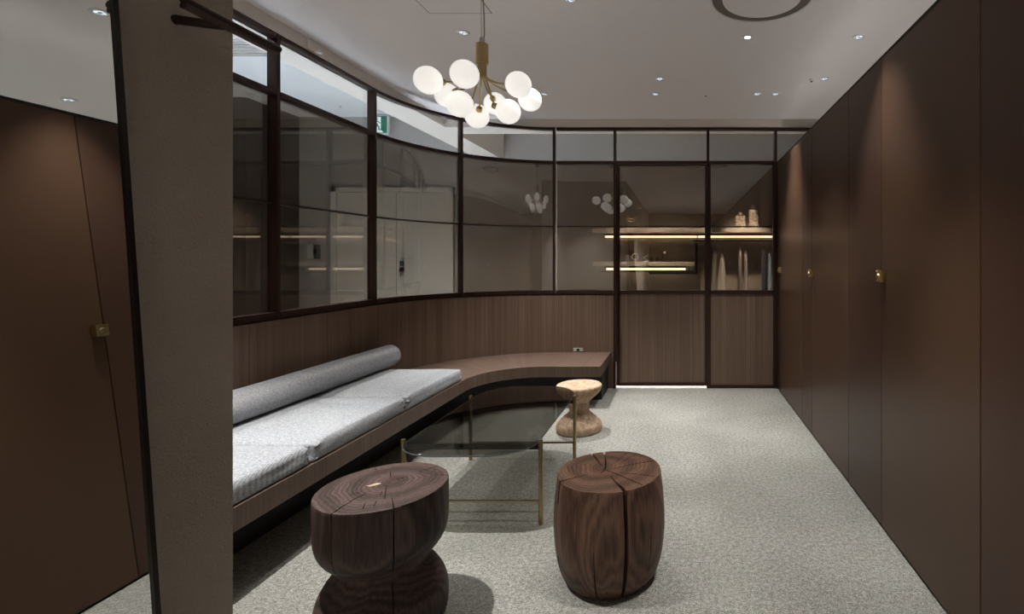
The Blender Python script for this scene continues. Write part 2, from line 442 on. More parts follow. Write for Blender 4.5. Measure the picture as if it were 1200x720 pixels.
# posts and bays of the straight back part
XM5 = -.612 + MW / 2; XD1 = .243; XD2 = .268; XE = .872
def bay(i, x0, x1, label, panel, xpost):
    fr = MB()
    if xpost is not None: fr.box(xpost, xpost + MW + .003, YB, YB + .056, .004, ZT)
    fr.box(x0, x1, YB + .004, YB + .052, ZT - .024, ZT); fr.box(x0, x1, YB + .002, YB + .056, ZTR - .016, ZTR + .012)
    if panel:
        fr.box(x0, x0 + .012, YB + .003, YB + .05, .03, ZTR - .016); fr.box(x1 - .012, x1, YB + .003, YB + .05, .03, ZTR - .016)
        fr.box(x0, x1, YB + .003, YB + .05, ZS - .035, ZS); fr.box(x0, x1, YB + .003, YB + .05, .004, .034); fr.box(x0, x1, YB + .034, YB + .052, 1.504, 1.516)
    o = fr.build('window_%d' % i, M['frame'], None, bevel=.0015); struct(o, label, 'window')
    q = MB().box(x0, x1, YB + DG, YB + DG + .006, ZTR + .012, ZT - .024).build('transom_pane', M['clear'], o); q['label'] = 'clear upper pane'
    if panel:
        q = MB().box(x0 + .012, x1 - .012, YB + DG, YB + DG + .006, ZS, ZTR - .016).build('smoked_pane', M['smoked'], o); q['label'] = 'dark smoked pane'
        q = MB().box(x0 + .012, x1 - .012, YB + .014, YB + .032, .034, ZS - .035).build('wood_panel', M['veneer'], o); q['label'] = 'walnut veneer lower panel'
bay(7, XM5, XD1, 'clear transom light above the glass door', False, XD1)
bay(8, XD2, XE, 'fixed glazed bay beside the brown partition, clothes showing behind it', True, XE)
fr = MB(); fr.box(XE + .025, 1.75, YB + .004, YB + .052, ZT - .024, ZT); fr.box(XE + .025, 1.75, YB + .004, YB + .052, 0, ZTR); fr.box(1.73, 1.75, YB, YB + .056, ZTR, ZT)
o = fr.build('window_9', M['frame'], None); struct(o, 'clear transom light running on past the brown partition', 'window')
MB().box(XE + .025, 1.73, YB + DG, YB + DG + .006, ZTR, ZT - .024).build('transom_pane', M['clear'], o)
o_struct(box(1.75, 3.1, YB + .01, YB + .1, 0, ZT + .02), 'wall_back_right', M['taupe'], 'plain wall behind the brown partition', 'wall')
# the glass door
dx0, dx1 = XM5 + .005, XD1 - .0005
dr = MB()
zb = .028; zt = ZTR - .022
dr.box(dx0, dx0 + .030, YB + .006, YB + .046, zb, zt); dr.box(dx1 - .014, dx1, YB + .006, YB + .046, zb, zt)
dr.box(dx0 + .03, dx1 - .014, YB + .006, YB + .046, zt - .014, zt); dr.box(dx0 + .03, dx1 - .014, YB + .006, YB + .046, ZS - .035, ZS)
dr.box(dx0 + .03, dx1 - .014, YB + .006, YB + .046, zb, zb + .03); dr.box(dx0 + .03, dx1 - .014, YB + .03, YB + .046, 1.504, 1.516)
door = dr.build('door_1', M['frame'], None, bevel=.0015); struct(door, 'glass door with walnut lower panel beside the bench end', 'door')
q = box(dx0 + .03, dx1 - .014, YB + .028, YB + .034, ZS, zt - .014).build('smoked_pane', M['smoked'], door); q['label'] = 'dark smoked pane'
q = box(dx0 + .03, dx1 - .014, YB + .016, YB + .036, zb + .03, ZS - .035).build('wood_panel', M['veneer'], door); q['label'] = 'walnut veneer lower panel'
hb = MB(); hx = dx0 + .008
hb.tube([(hx, YB - .028, .26), (hx, YB - .028, 1.985)], .0115, 12); 
for z in (.36, 1.1, 1.88): hb.tube([(hx, YB - .028, z), (hx, YB + .008, z)], .007, 8)
hb.build('pull_handle', M['frame'], door, True)['label'] = 'tall bronze bar handle'

# ------------------------------------------------------------------ bench, cushions, bolster
bench = thing('bench', 'long built-in walnut bench curving along the wall under the glazing', 'bench', (0, 0, 0))
S_B = s_of_x(-.645)
MB().sweep(.06, S_B, -.64, .010, .255, .341, .04).build('seat_board', M['bench'], bench, bevel=.002)
q = MB().sweep(.06, S_B - .03, -.37, .008, .001, .254, .05).build('plinth', M['black'], bench); q['label'] = 'recessed black plinth'

def cushion(name, y0, y1, mat, label, seed):
    x0, x1 = -2.165, -1.549; z0, z1 = .342, .427; rad = .022
    nx, ny, nz = 26, 40, 6
    def surf(u, v, w):
        # rounded box with fullness on top and gathers at the short ends
        x = x0 + (x1 - x0) * u; y = y0 + (y1 - y0) * v; z = z0 + (z1 - z0) * w
        c = Vector((min(max(x, x0 + rad), x1 - rad), min(max(y, y0 + rad * .6), y1 - rad * .6), min(max(z, z0 + rad * .5), z1 - rad)))
        d = Vector((x, y, z)) - c
        if d.length > 1e-6:
            lim = Vector((rad, rad * .6, rad if z > c.z else rad * .5))
            q = Vector((d.x / lim.x, d.y / lim.y, d.z / lim.z)); l = q.length
            mx = max(abs(q.x), abs(q.y), abs(q.z))
            d *= mx / l
        p = c + d
        e = min(v, 1 - v) * (y1 - y0)
        if w > .5:
            p.z += .006 * (math.sin(PI * u) * math.sin(PI * v)) ** .5 if 0 < u < 1 and 0 < v < 1 else 0
            p.z += .0025 * noise.noise(Vector((x * 5 + seed, y * 5, 0)))
        if w > .15:
            k = math.exp(-(e / .03) ** 2)
            p.z -= .006 * k * w
            front = max(0, (u - .75) * 4)
            g = math.exp(-(e / .055) ** 2) * front
            p.x += g * .006 * math.sin(w * 17 + seed * 2 + e * 60)
            p.x -= front * .010 * math.exp(-(e / .02) ** 2)
            p.z += g * .004 * math.sin(y * 150 + seed)
        p.x += .003 * noise.noise(Vector((y * 7, seed, w * 3))) * (1 if u > .98 else 0)
        p.z = max(p.z, z0)
        return p
    mb = MB()
    lin = lambda n: [i / n for i in range(n + 1)]
    # denser rows near the ends, for the gathers
    def dense(n): return [0.5 - 0.5 * math.cos(PI * i / n) for i in range(n + 1)]
    U = dense(nx); V = dense(ny); W = lin(nz)
    mb.quadgrid([[surf(u, v, 1) for v in V] for u in U]); mb.quadgrid([[surf(u, v, 0) for v in V] for u in U])
    mb.quadgrid([[surf(1, v, w) for v in V] for w in W]); mb.quadgrid([[surf(0, v, w) for v in V] for w in W])
    mb.quadgrid([[surf(u, 0, w) for u in U] for w in W]); mb.quadgrid([[surf(u, 1, w) for u in U] for w in W])
    o = mb.build(name, mat, None, True, sharp=60)
    tag(o, label, 'cushion', 'grey seat cushions on the bench')
    # top seam stitched along the front edge and the two ends
    sm = MB()
    pts = [surf(.025, v, 1) + Vector((0, 0, .0004)) for v in V]
    sm.tube([surf(.965, v, 1) + Vector((0, 0, -.0006)) for v in V[2:-2]], .0014, 6)
    sm.build('seam', mat, o, True)
cushion('seat_cushion', 2.897, 3.642, M['seat'], 'light grey seat cushion at the far end of the bench cushions', 1)
cushion('seat_cushion', 2.150, 2.894, M['seat'], 'light grey seat cushion in the middle of the bench cushions', 5)
cushion('seat_cushion', 1.405, 2.147, M['seatr'], 'light grey ribbed seat cushion partly behind the plaster wall', 9)
br = .0775; by0, by1 = 1.5, 3.70
prof = [(0, 0), (.055, 0), (.070, .003), (.0755, .009), (br, .02)]
L = by1 - by0
pr = prof + [(br, .02 + (L - .04) * i / 30) for i in range(1, 30)] + [(r, L - z) for r, z in prof[::-1]]
mb = MB().lathe(pr, 40, (0, 0, 0), 'y')
mb.v = [(-2.170 + br + v[0] + .003 * noise.noise(Vector((v[1] * 3, 0, 0))), by0 + v[1], .432 + br + v[2] * (1.0 if v[2] > -.05 else .985) + .002 * noise.noise(Vector((v[0] * 8, v[1] * 4, v[2] * 8)))) for v in mb.v]
bol = mb.build('bolster', M['roll'], None, True, sharp=50); tag(bol, 'long round grey bolster roll lying on the cushions against the wall', 'bolster')
for yy in (by0 + .006, by1 - .006):
    pp = MB(); pp.tube([(-2.170 + br + .0735 * math.cos(2 * PI * k / 40), yy, .432 + br + .0735 * math.sin(2 * PI * k / 40)) for k in range(41)], .0022, 6)
    pp.build('piping', M['roll'], bol, True)

# ------------------------------------------------------------------ stools
def boolean_cut(o, cutters):
    for mb in cutters:
        c = mb.build('cut', M['black'], o.parent)
        md = o.modifiers.new('cut', 'BOOLEAN'); md.object = c; md.operation = 'DIFFERENCE'; md.solver = 'EXACT'
        dg = bpy.context.evaluated_depsgraph_get(); dg.update()
        me = bpy.data.meshes.new_from_object(o.evaluated_get(dg), depsgraph=dg)
        o.modifiers.clear(); old = o.data; o.data = me; me.name = o.name
        bpy.data.objects.remove(c, do_unlink=True)
    mats = o.data.materials
    while len(mats) > 1: mats.pop(index=len(mats) - 1)
    for p in o.data.polygons: p.material_index = 0
    smooth_mesh(o.data, 30)
def crack(pts, ws, z0, z1, wob=.0015):
    """a wandering slit along pts (xy), half widths ws, cut from z0 to z1"""
    P = []; Wd = []
    n = 7
    for i in range(len(pts) - 1):
        for k in range(n):
            t = k / n
            P.append(Vector(pts[i][:2]).lerp(Vector(pts[i + 1][:2]), t)); Wd.append(ws[i] + (ws[i + 1] - ws[i]) * t)
    P.append(Vector(pts[-1][:2])); Wd.append(ws[-1])
    left = []; right = []
    for i, p in enumerate(P):
        t = (P[min(i + 1, len(P) - 1)] - P[max(i - 1, 0)]).normalized(); nn = Vector((-t.y, t.x))
        off = nn * random.uniform(-wob, wob)
        left.append(p + off + nn * Wd[i]); right.append(p + off - nn * Wd[i])
    return MB().prism(left + right[::-1], z0, z1)

def smooth_profile(ctrl, n=60):
    # Catmull-Rom through the control points
    out = []
    for i in range(len(ctrl) - 1):
        p0 = ctrl[max(i - 1, 0)]; p1 = ctrl[i]; p2 = ctrl[i + 1]; p3 = ctrl[min(i + 2, len(ctrl) - 1)]
        for k in range(6):
            t = k / 6
            q = [.5 * ((2 * p1[j]) + (-p0[j] + p2[j]) * t + (2 * p0[j] - 5 * p1[j] + 4 * p2[j] - p3[j]) * t * t + (-p0[j] + 3 * p1[j] - 3 * p2[j] + p3[j]) * t ** 3) for j in (0, 1)]
            out.append((max(q[0], 0), max(q[1], 0)))
    out.append(ctrl[-1]); return out
def log_body(name, ctrl, zt, rt, mat, parent, n=120, wob=.002, seed=0):
    prof = [(0.0, 0.0)] + smooth_profile(ctrl) + [(rt - .0015, zt - .0005), (rt - .004, zt)] + [(0.0, zt)]
    mb = MB(); rows = []
    for r, z in prof:
        rows.append([((r + (wob * noise.noise(Vector((math.cos(2 * PI * k / n) * 2 + seed, math.sin(2 * PI * k / n) * 2, z * 3))) if r > .05 else 0)) * math.cos(2 * PI * k / n),
                      (r + (wob * noise.noise(Vector((math.cos(2 * PI * k / n) * 2 + seed, math.sin(2 * PI * k / n) * 2, z * 3))) if r > .05 else 0)) * math.sin(2 * PI * k / n), z) for k in range(n)])
    # collapse the poles into single fan centres
    body = rows[1:-1]
    b = mb.quadgrid(body, True)
    c0 = len(mb.v); mb.v.append((0, 0, 0)); c1 = len(mb.v); mb.v.append((0, 0, zt))
    top = b + (len(body) - 1) * n
    for k in range(n):
        mb.face([c0, b + (k + 1) % n, b + k]); mb.face([c1, top + k, top + (k + 1) % n])
    return mb.build(name, mat, parent, True, sharp=30)

# dark walnut hourglass stool
wx, wy = -.985, 1.70; wt = .45
st = thing('log_stool', 'dark walnut hourglass log stool with a pale knot in front of the bench', 'stool', (wx, wy, 0))
ctrl = [(.180, 0), (.190, .012), (.1955, .045), (.1955, .085), (.186, .125), (.165, .162), (.142, .188), (.132, .206), (.140, .222), (.163, .242), (.183, .270), (.193, .300), (.1965, .335), (.1965, .40), (.196, .444)]
body = log_body('body', ctrl, wt, .196, M['walnut'], st, seed=3)
def loc(x, y, z, cx, cy):
    p = at_z(x, y, z); return (p.x - cx, p.y - cy)
def wl(cx, cy): return loc(360 + cx / 7.059, 535 + cy / 7.059, wt, wx, wy)
def ext(a, b, k):  # point beyond b as seen from a
    return (b[0] + (b[0] - a[0]) * k, b[1] + (b[1] - a[1]) * k)
w1 = [wl(490, 310), wl(400, 350), wl(195, 480)]; w1.append(ext(w1[1], w1[2], .35))
w2 = [wl(700, 345), wl(712, 400), wl(716, 432)]; w2.append(ext(w2[0], w2[2], .5))
w3 = [wl(930, 125), wl(1090, 78)]; w3.append(ext(w3[0], w3[1], .4))
w4 = [wl(1040, 152), wl(1160, 158)]; w4.append(ext(w4[0], w4[1], .5))
cuts = [crack(w1[:3], [.0008, .0016, .002], wt - .02, wt + .1), crack([((w1[1][0] + w1[2][0] * 3) / 4, (w1[1][1] + w1[2][1] * 3) / 4), w1[2], w1[3]], [.0006, .0014, .0018], -.1, wt + .1, .0008),
        crack(w2, [.0006, .0013, .0018, .002], -.1, wt + .1, .0012), crack(w3, [.0008, .0018, .002], -.1, wt + .1, .0008), crack(w4, [.0006, .0014, .0016], wt - .14, wt + .1, .0006)]
for a, b in (((460, 435), (480, 385)), ((555, 410), (572, 368)), ((640, 350), (655, 240)), ((690, 175), (688, 130)), ((560, 100), (580, 118)), ((740, 190), (800, 175)), ((440, 300), (330, 330)), ((620, 290), (600, 330))):
    cuts.append(crack([wl(*a), wl(*b)], [.0013, .0008], wt - .010, wt + .1, .0005))
boolean_cut(body, cuts)
kp = [wl(492, 246), wl(530, 236), wl(575, 222), wl(612, 224), wl(600, 233), wl(560, 244), wl(510, 252)]
q = MB().prism(kp, wt - .004, wt + .0006).build('knot', plain('pale_knot', (.46, .33, .22), .35), st); q['label'] = 'pale knot'

# warm brown barrel stump stool
bx, by = -.270, 1.956; bt = .396
st = thing('stump_stool', 'brown barrel shaped tree stump stool with a wide split down the front', 'stool', (bx, by, 0))
ctrl = [(.150, 0), (.160, .006), (.178, .030), (.194, .075), (.204, .13), (.2085, .19), (.208, .25), (.204, .31), (.199, .36), (.1955, .389)]
body = log_body('body', ctrl, bt, .195, M['log'], st, seed=8)
def bl(cx, cy): return loc(650 + cx / 8.571, 520 + cy / 8.571, bt, bx, by)
b1 = [bl(440, 322), bl(495, 270), bl(516, 215), bl(508, 150), bl(497, 78)]; b1.append(ext(b1[3], b1[4], .4))
b2 = [bl(490, 240), bl(430, 170), bl(378, 105)]; b2.append(ext(b2[1], b2[2], .4))
b3 = [bl(330, 310), bl(200, 342), bl(75, 378)]; b3.append(ext(b3[1], b3[2], .35))
b4 = [bl(560, 325), bl(610, 385), bl(675, 450), bl(716, 490)]; b4.append(ext(b4[2], b4[3], .8))
b5 = [bl(505, 262), bl(620, 308), bl(760, 365), bl(880, 418)]
b6 = [bl(530, 268), bl(750, 215), bl(1000, 172)]; b6.append(ext(b6[1], b6[2], .2))
b7 = [bl(600, 292), bl(800, 306), bl(1010, 332)]
b8 = [bl(600, 190), bl(720, 102)]; b9 = [bl(700, 170), bl(835, 98)]
cuts = [crack(b1[:4], [.0008, .0026, .003, .003], bt - .11, .6, .0012), crack(b1[3:], [.003, .0045, .005], bt - .013, .6, .0008), crack(b2, [.001, .0030, .0036, .004], bt - .016, .6),
        crack(b3[:3], [.001, .0018, .0026], bt - .05, .6), crack([((b3[1][0] + b3[2][0] * 2) / 3, (b3[1][1] + b3[2][1] * 2) / 3), b3[2], b3[3]], [.001, .003, .0045], -.1, .6),
        crack(b4, [.0012, .0035, .0062, .0072, .0085], -.1, .6, .0012), crack(b5, [.001, .0026, .0024, .0016], bt - .04, .6), crack(b6, [.0008, .0016, .0019, .002], bt - .06, .6, .0008),
        crack(b7, [.0006, .0014, .0015], bt - .02, .6, .0008), crack(b8, [.0006, .0014], bt - .02, .6, .0008), crack(b9, [.0006, .0014], bt - .02, .6, .0008)]
def rad_crack(ang, r0, w, z0, z1):
    d = Vector((math.cos(R(ang)), math.sin(R(ang))))
    return crack([d * r0, d * .23], [w * .4, w], z0, z1, .0006)
cuts += [rad_crack(-97, .10, .0032, -.1, .115), rad_crack(-97.3, .16, .0014, .0, .20), rad_crack(-38, .17, .0018, .06, .22)]
boolean_cut(body, cuts)

# cork stool
st = thing('cork_stool', 'pale cork spool stool beyond the glass coffee table', 'stool', (-.713, 3.60, 0))
prof = [(0, 0), (.150, 0), (.1555, .004), (.158, .012), (.1585, .040), (.157, .052), (.151, .062), (.120, .090), (.085, .121), (.073, .131), (.0695, .140), (.0685, .168), (.0695, .196), (.073, .206), (.090, .222), (.125, .252), (.148, .276), (.156, .292), (.1585, .308), (.157, .318), (.152, .3235), (.145, .325), (0, .325)]
MB().lathe(prof, 72).build('body', M['cork'], st, True, sharp=50)

# ------------------------------------------------------------------ coffee table
ct = thing('coffee_table', 'low smoked glass coffee table on thin brass legs', 'table', (-.945, 2.692, 0))
lx, ly = .311, .372
for sx in (-1, 1):
    for sy in (-1, 1):
        lg = MB(); lg.lathe([(0, 0), (.0105, 0), (.0105, .382), (.0095, .386), (0, .387)], 20, (sx * lx, sy * ly, 0))
        lg.build('leg', M['brassd'], ct, True)
for sy in (-1, 1):
    MB().box(-lx, lx, sy * ly - .005, sy * ly + .005, .101, .109).build('lower_rail', M['brassd'], ct)
    MB().box(-lx, lx, sy * ly - .004, sy * ly + .004, .340, .366).build('upper_rail', M['blackm'], ct)
def outline(w, yf, yb, rx, rf, rb, k=14):
    pts = []
    for cx_, cy_, ry, a0 in ((w - rx, yb - rb, rb, 0), (-w + rx, yb - rb, rb, 90), (-w + rx, yf + rf, rf, 180), (w - rx, yf + rf, rf, 270)):
        for i in range(k + 1):
            a = R(a0 + 90 * i / k); pts.append((cx_ + rx * math.cos(a), cy_ + ry * math.sin(a)))
    return pts
gt = MB().prism(outline(.300, -.535, .645, .205, .175, .27), .3662, .3762)
q = gt.build('glass_top', M['tabglass'], ct, bevel=.0018); q['label'] = 'smoked glass top with rounded ends'

em = MB(); oA = outline(.3003, -.5353, .6453, .205, .175, .27)
em.tube([(p[0], p[1], .3712) for p in oA + oA[:1]], .0022, 6)
q = em.build('polished_edge', plain('glass_edge', (.05, .06, .065), .15, 0, .8), ct, True); q['label'] = 'polished glass edge'

# ------------------------------------------------------------------ leaning mirror, rail
tl = math.atan(.0699)
mr = thing('leaning_mirror', 'tall mirror with a thin black edge leaning against the plaster wall', 'mirror', (-.769, 0, 0)); mr.rotation_euler = (0, -tl, 0)
my0, my1, mh = .03, .80, 1.66
box(-.010, 0, my0 + .008, my1 - .008, .006, mh - .006).build('mirror_glass', M['mirror'], mr)
fm = MB()
fm.box(-.03, .003, my0, my0 + .008, 0, mh); fm.box(-.03, .003, my1 - .008, my1, 0, mh); fm.box(-.03, .003, my0 + .008, my1 - .008, 0, .006); fm.box(-.03, .003, my0 + .008, my1 - .008, mh - .006, mh)
fm.box(-.03, -.0105, my0 + .008, my1 - .008, .006, mh - .006)
q = fm.build('frame', M['blackm'], mr); q['label'] = 'thin black metal frame'

hr = thing('garment_rail', 'dark bronze rail bracketed off the plaster wall near the ceiling edge', 'rail', (XP, .95, 1.63))
rx = -.8215 - XP
t = MB()
t.tube([(rx, .846 - .95, .0), (rx, 1.047 - .95, 0)], .0068, 14); t.build('tube', M['frame2'], hr, True)
t = MB(); t.box(rx - .006, rx + .006, .846 - .95, 1.04 - .95, -.0125, -.0055); t.build('channel', M['frame'], hr)
t = MB(); t.tube([(0, -.033, 0), (.004, -.033, 0), (rx * .5, -.020, -.001), (rx, -.007, -.002)], [.0085, .0085, .0078, .007], 16); t.build('bracket', M['frame2'], hr, True)

# ------------------------------------------------------------------ chandelier
YC = 2.42
hub = at_y(565, 52, YC)
ch = thing('chandelier', 'brass chandelier of lit round opal glass globes hanging over the bench', 'lamp', (hub.x, YC, 0))
def lz(y): return H - (y - CY) * YC / F
def cyl(r0, z0, z1, name, mat, bev=.001):
    return MB().lathe([(0, z0), (r0 - bev, z0), (r0, z0 + bev), (r0, z1 - bev), (r0 - bev, z1), (0, z1)], 32).build(name, mat, ch, True)
cyl(.028, lz(75), lz(51.7), 'stem', M['brass'])
cyl(.020, lz(90), lz(75) - .0005, 'hub', M['brass'])
cyl(.0125, lz(51.7), lz(44.5), 'collar', M['steel'])
cyl(.05, ZC - .022, ZC, 'canopy', M['brassd'])
MB().tube([(-.003, 0, lz(44.5)), (-.005, 0, ZC - .02)], .0022, 8).build('suspension_wire', M['steel'], ch, True)
MB().tube([(.004, 0, lz(50)), (.010, .002, lz(40)), (.009, .002, lz(20)), (.002, 0, ZC - .02)], .0033, 8).build('cord', M['brassd'], ch, True)
GR = .0585
globes = [(501.8, 94, 2.21), (544.5, 87, 2.16), (523.8, 111.8, 2.54), (538.8, 121.8, 2.31), (559, 136, 2.54), (580.5, 121.8, 2.72), (595.5, 130.8, 2.46), (607.5, 99.3, 2.34), (621, 116.8, 2.62)]
h0 = Vector((0, 0, lz(88)))
sphere = None
for gx, gy, gY in globes:
    p = at_y(gx, gy, gY); c = Vector((p.x - hub.x, p.y - YC, p.z))
    out = Vector((c.x, c.y, 0)); ol = out.length; out.normalize()
    inward = (c - Vector((0, 0, c.z + .04))).normalized()
    tip = c - inward * (GR - .002)
    s0 = h0 + out * .012
    mid = h0 + out * (ol * .25) + Vector((0, 0, -.05 if c.z < h0.z - .02 else -.02))
    pts = []
    for k in range(13):
        tt = k / 12
        pts.append(s0 * (1 - tt) ** 2 + mid * 2 * tt * (1 - tt) + (tip - inward * .01) * tt ** 2)
    arm = MB().tube(pts, .0042, 10).build('arm', M['brass'], ch, True)
    sk = MB().tube([tip - inward * .022, tip - inward * .016, tip + inward * .006], [.008, .0145, .0155], 18).build('socket', M['brass'], arm, True)
    if sphere is None:
        mb = MB(); rows = [[(GR * math.sin(PI * i / 24) * math.cos(2 * PI * k / 40), GR * math.sin(PI * i / 24) * math.sin(2 * PI * k / 40), GR * math.cos(PI * i / 24)) for k in range(40)] for i in range(25)]
        mb.quadgrid(rows, True); g = mb.build('globe', M['globe'], ch, True, sharp=180); sphere = g
    else:
        g = sphere.copy(); COL.objects.link(g); g.parent = ch
    g.location = c
# ------------------------------------------------------------------ ceiling fittings
def downlight(x, y, z, label, mat='lens', r=.042, group='ceiling downlights'):
    o = thing('downlight', label, 'ceiling light', (x, y, z), 0, group)
    MB().lathe([(r, 0), (r, -.004), (r - .003, -.0065), (r - .012, -.006), (r - .014, -.002), (r - .014, 0)], 36).build('trim_ring', M['trim'], o, True)
    MB().lathe([(0, -.0022), (r - .0145, -.0022), (r - .0145, 0), (0, 0)], 30).build('lens', M[mat], o)
    return o
def spot(x, y, z, watts, col=(1, .975, .945), size=75, blend=.9, rad=.025, tgt=None):
    l = bpy.data.lights.new('spot', 'SPOT'); l.energy = watts; l.color = col; l.spot_size = R(size); l.spot_blend = blend; l.shadow_soft_size = rad
    o = bpy.data.objects.new('spot_lamp', l); COL.objects.link(o); o.location = (x, y, z - .012)
    if tgt is not None:
        o.rotation_euler = (Vector(tgt) - Vector(o.location)).to_track_quat('-Z', 'Y').to_euler()
    return o
def cp(x, y): p = at_z(x, y, ZC); return p.x, p.y
W = 108
vis = [((543, 38), 'downlight behind the chandelier stem', W * .9), ((638, 110), 'downlight just right of the chandelier globes', W * 2.3), ((773, 92), 'upper of two downlights close together mid ceiling', W * .6), ((768, 110), 'lower of two downlights close together mid ceiling', W * .6),
       ((876, 43), 'brightest small downlight, below the round ceiling diffuser', W), ((1006, 43), 'downlight nearest the top of the brown partition', W), ((887, 110), 'left downlight of the pair near the far partition corner', W * 1.0 ),
       ((909, 110), 'right downlight of the pair near the far partition corner', W * .6 ), ((966, 92), 'downlight beside the tiny sensor near the partition', W * 1.0 ), ((668, -1), 'downlight at the upper frame edge right of the chandelier', W * .45)]
for (px, py), lab, w in vis:
    x, y = cp(px, py)
    downlight(x, y, ZC, 'small round ceiling ' + lab, 'lensb' if px == 876 else 'lens', .030 if px == 876 else .036)
    spot(x, y, ZC, w, size=66, blend=.95)
SPOTS = [(-1.48, 1.62, W * 2.95, 74, ''), (.40, 1.55, W * 1.15, 54, ''), (.66, 2.235, W * .7, 62, 'small round ceiling downlight above the frame, seen reflected in the leaning mirror'), (.42, .55, W * .9, 56, ''),
         (-.1, -.9, W * 5, 95, ''), (.1, -2.2, W * 6, 100, '')]  # lamps behind the viewer, added so floor bounce brightens the ceiling
for x, y, w, sz, lab in SPOTS:
    downlight(x, y, ZC, lab or 'unseen round ceiling downlight placed outside the picture', 'lens', .036); spot(x, y, ZC, w, size=sz, blend=.8)
# sensor, round diffuser, hatch
def sensor(x, y, z, label, r=.022):
    o = MB().lathe([(0, -.016), (r * .45, -.015), (r * .5, -.006), (r, -.003), (r, 0), (0, 0)], 24).build('ceiling_sprinkler', M['trim'], None, True, sharp=30); o.location = (x, y, z); tag(o, label, 'sprinkler')
    q = MB().lathe([(0, -.0205), (r * .4, -.019), (r * .42, -.0162), (0, -.0162)], 18).build('sensor_tip', M['blackm'], o); q['label'] = 'dark tip'
x, y = cp(951, 93); sensor(x, y, ZC, 'tiny round ceiling sensor with a dark tip beside a downlight')
x, y = cp(827, 110); sensor(x, y, ZC, 'tiny flat round ceiling sensor in the middle of the ceiling', .02)
p = at_z(399, 124, ZCC); sensor(p.x, p.y, ZCC, 'tiny sprinkler head on the white corridor ceiling')
df = thing('ceiling_diffuser', 'round ring shaped ceiling air diffuser near the top edge', 'ceiling vent', (.405, 2.545, ZC))
q = MB().lathe([(.272, 0), (.272, -.004), (.262, -.009), (.250, -.008), (.248, 0)], 72).build('outer_ring', M['ceiling'], df, True)
q = MB().lathe([(.2475, -.0005), (.2475, -.003), (.175, -.003), (.175, -.0005)], 72).build('air_gap', plain('taupe_shadow_gap', (.16, .14, .12), .8), df); q['label'] = 'darker ring gap'
q = MB().lathe([(0, 0), (.195, 0), (.197, -.004), (.195, -.010), (.18, -.013), (0, -.013)], 72).build('centre_disc', M['ceiling'], df, True)
ah = MB()
hx0, hx1, hy0, hy1 = -1.325, -1.0, 2.30, 2.705
gp = plain('hatch_gap', (.20, .18, .17), .8)
hat = box(hx0, hx1, hy0, hy1, ZC - .002, ZC).build('access_hatch', M['ceiling'], None); tag(hat, 'square flush ceiling access hatch left of the chandelier cord', 'hatch')
e = .0035; g = MB(); z0, z1 = ZC - .0022, ZC - .0001
g.box(hx0 - e, hx0, hy0 - e, hy1 + e, z0, z1); g.box(hx1, hx1 + e, hy0 - e, hy1 + e, z0, z1); g.box(hx0, hx1, hy0 - e, hy0, z0, z1); g.box(hx0, hx1, hy1, hy1 + e, z0, z1)
g.build('hatch_rim', gp, hat)

br_ = thing('wall_bracket', 'small pale clip bracket on the bulkhead above the second glazed bay', 'bracket', (-2.19, 3.05, 2.448))
box(0, .012, -.05, .05, -.012, .05).build('plate', M['bulk'], br_, bevel=.002)
box(.012, .035, .0, .04, -.012, .008).build('clip', M['trim'], br_, bevel=.002)
# added unseen corridor lamps, then the corridor fittings
CW = 620
for i, (x, y, w) in enumerate([(-3.05, 2.9, CW * 1.4), (-2.80, 5.0, CW * .8), (-3.2, 1.6, CW * 1.2), (-3.0, 3.6, CW * 1.2)]):  # cool lamps added out of view to lift the corridor ceiling and walls
    downlight(x, y, ZCC, 'added unseen ceiling downlight that brightens the corridor', 'lens', .045, 'added corridor downlights')
    spot(x, y, ZCC, w, (.77, .885, 1.0), 92, .8, .05)
for i, (x, y, w, sz, tgt) in enumerate([(-.18, 5.12, 520, 46, (-.18, 4.95, 0)), (-1.6, 5.3, 90, 80, (-1.6, 5.3, 0)), (-.6, 5.2, 330, 28, (-.5, 6.0, 1.40)), (.05, 5.2, 330, 28, (.0, 6.0, 1.40)), (.68, 5.2, 440, 17, (.72, 6.1, 1.62)), (.66, 5.13, 520, 24, (.78, 6.05, 1.05))]):  # added narrow beams on the door gap, shelf edges, bottles and clothes
    downlight(x, y, ZCC, 'added unseen ceiling downlight that brightens the corridor', 'lens', .045, 'added corridor downlights'); spot(x, y, ZCC, w, (1, .92, .82), sz, .5, .03, tgt)
for x, y in ((1.71, 2.99), (1.9, 4.0), (2.2, 1.5), (2.2, .2)):  # first one shows in the mirror; the rest are added to brighten the ceiling
    downlight(x, y, ZC, 'mirrored or added ceiling downlight beyond the brown partition', 'lens', .036, 'downlights beyond the partition'); spot(x, y, ZC, W * 2.2, size=110)
cv = thing('ceiling_vent', 'slatted rectangular air vent in the white corridor ceiling', 'vent', (-3.62, 4.27, ZCC))
fr = MB(); fr.box(-.42, .42, -.17, -.15, -.012, 0); fr.box(-.42, .42, .15, .17, -.012, 0); fr.box(-.42, -.40, -.15, .15, -.012, 0); fr.box(.40, .42, -.15, .15, -.012, 0)
fr.build('frame', M['trim'], cv)
sl = MB()
for k in range(5): sl.box(-.40, .40, -.13 + k * .058, -.10 + k * .058, -.010, -.004)
sl.build('slats', M['plate'], cv)

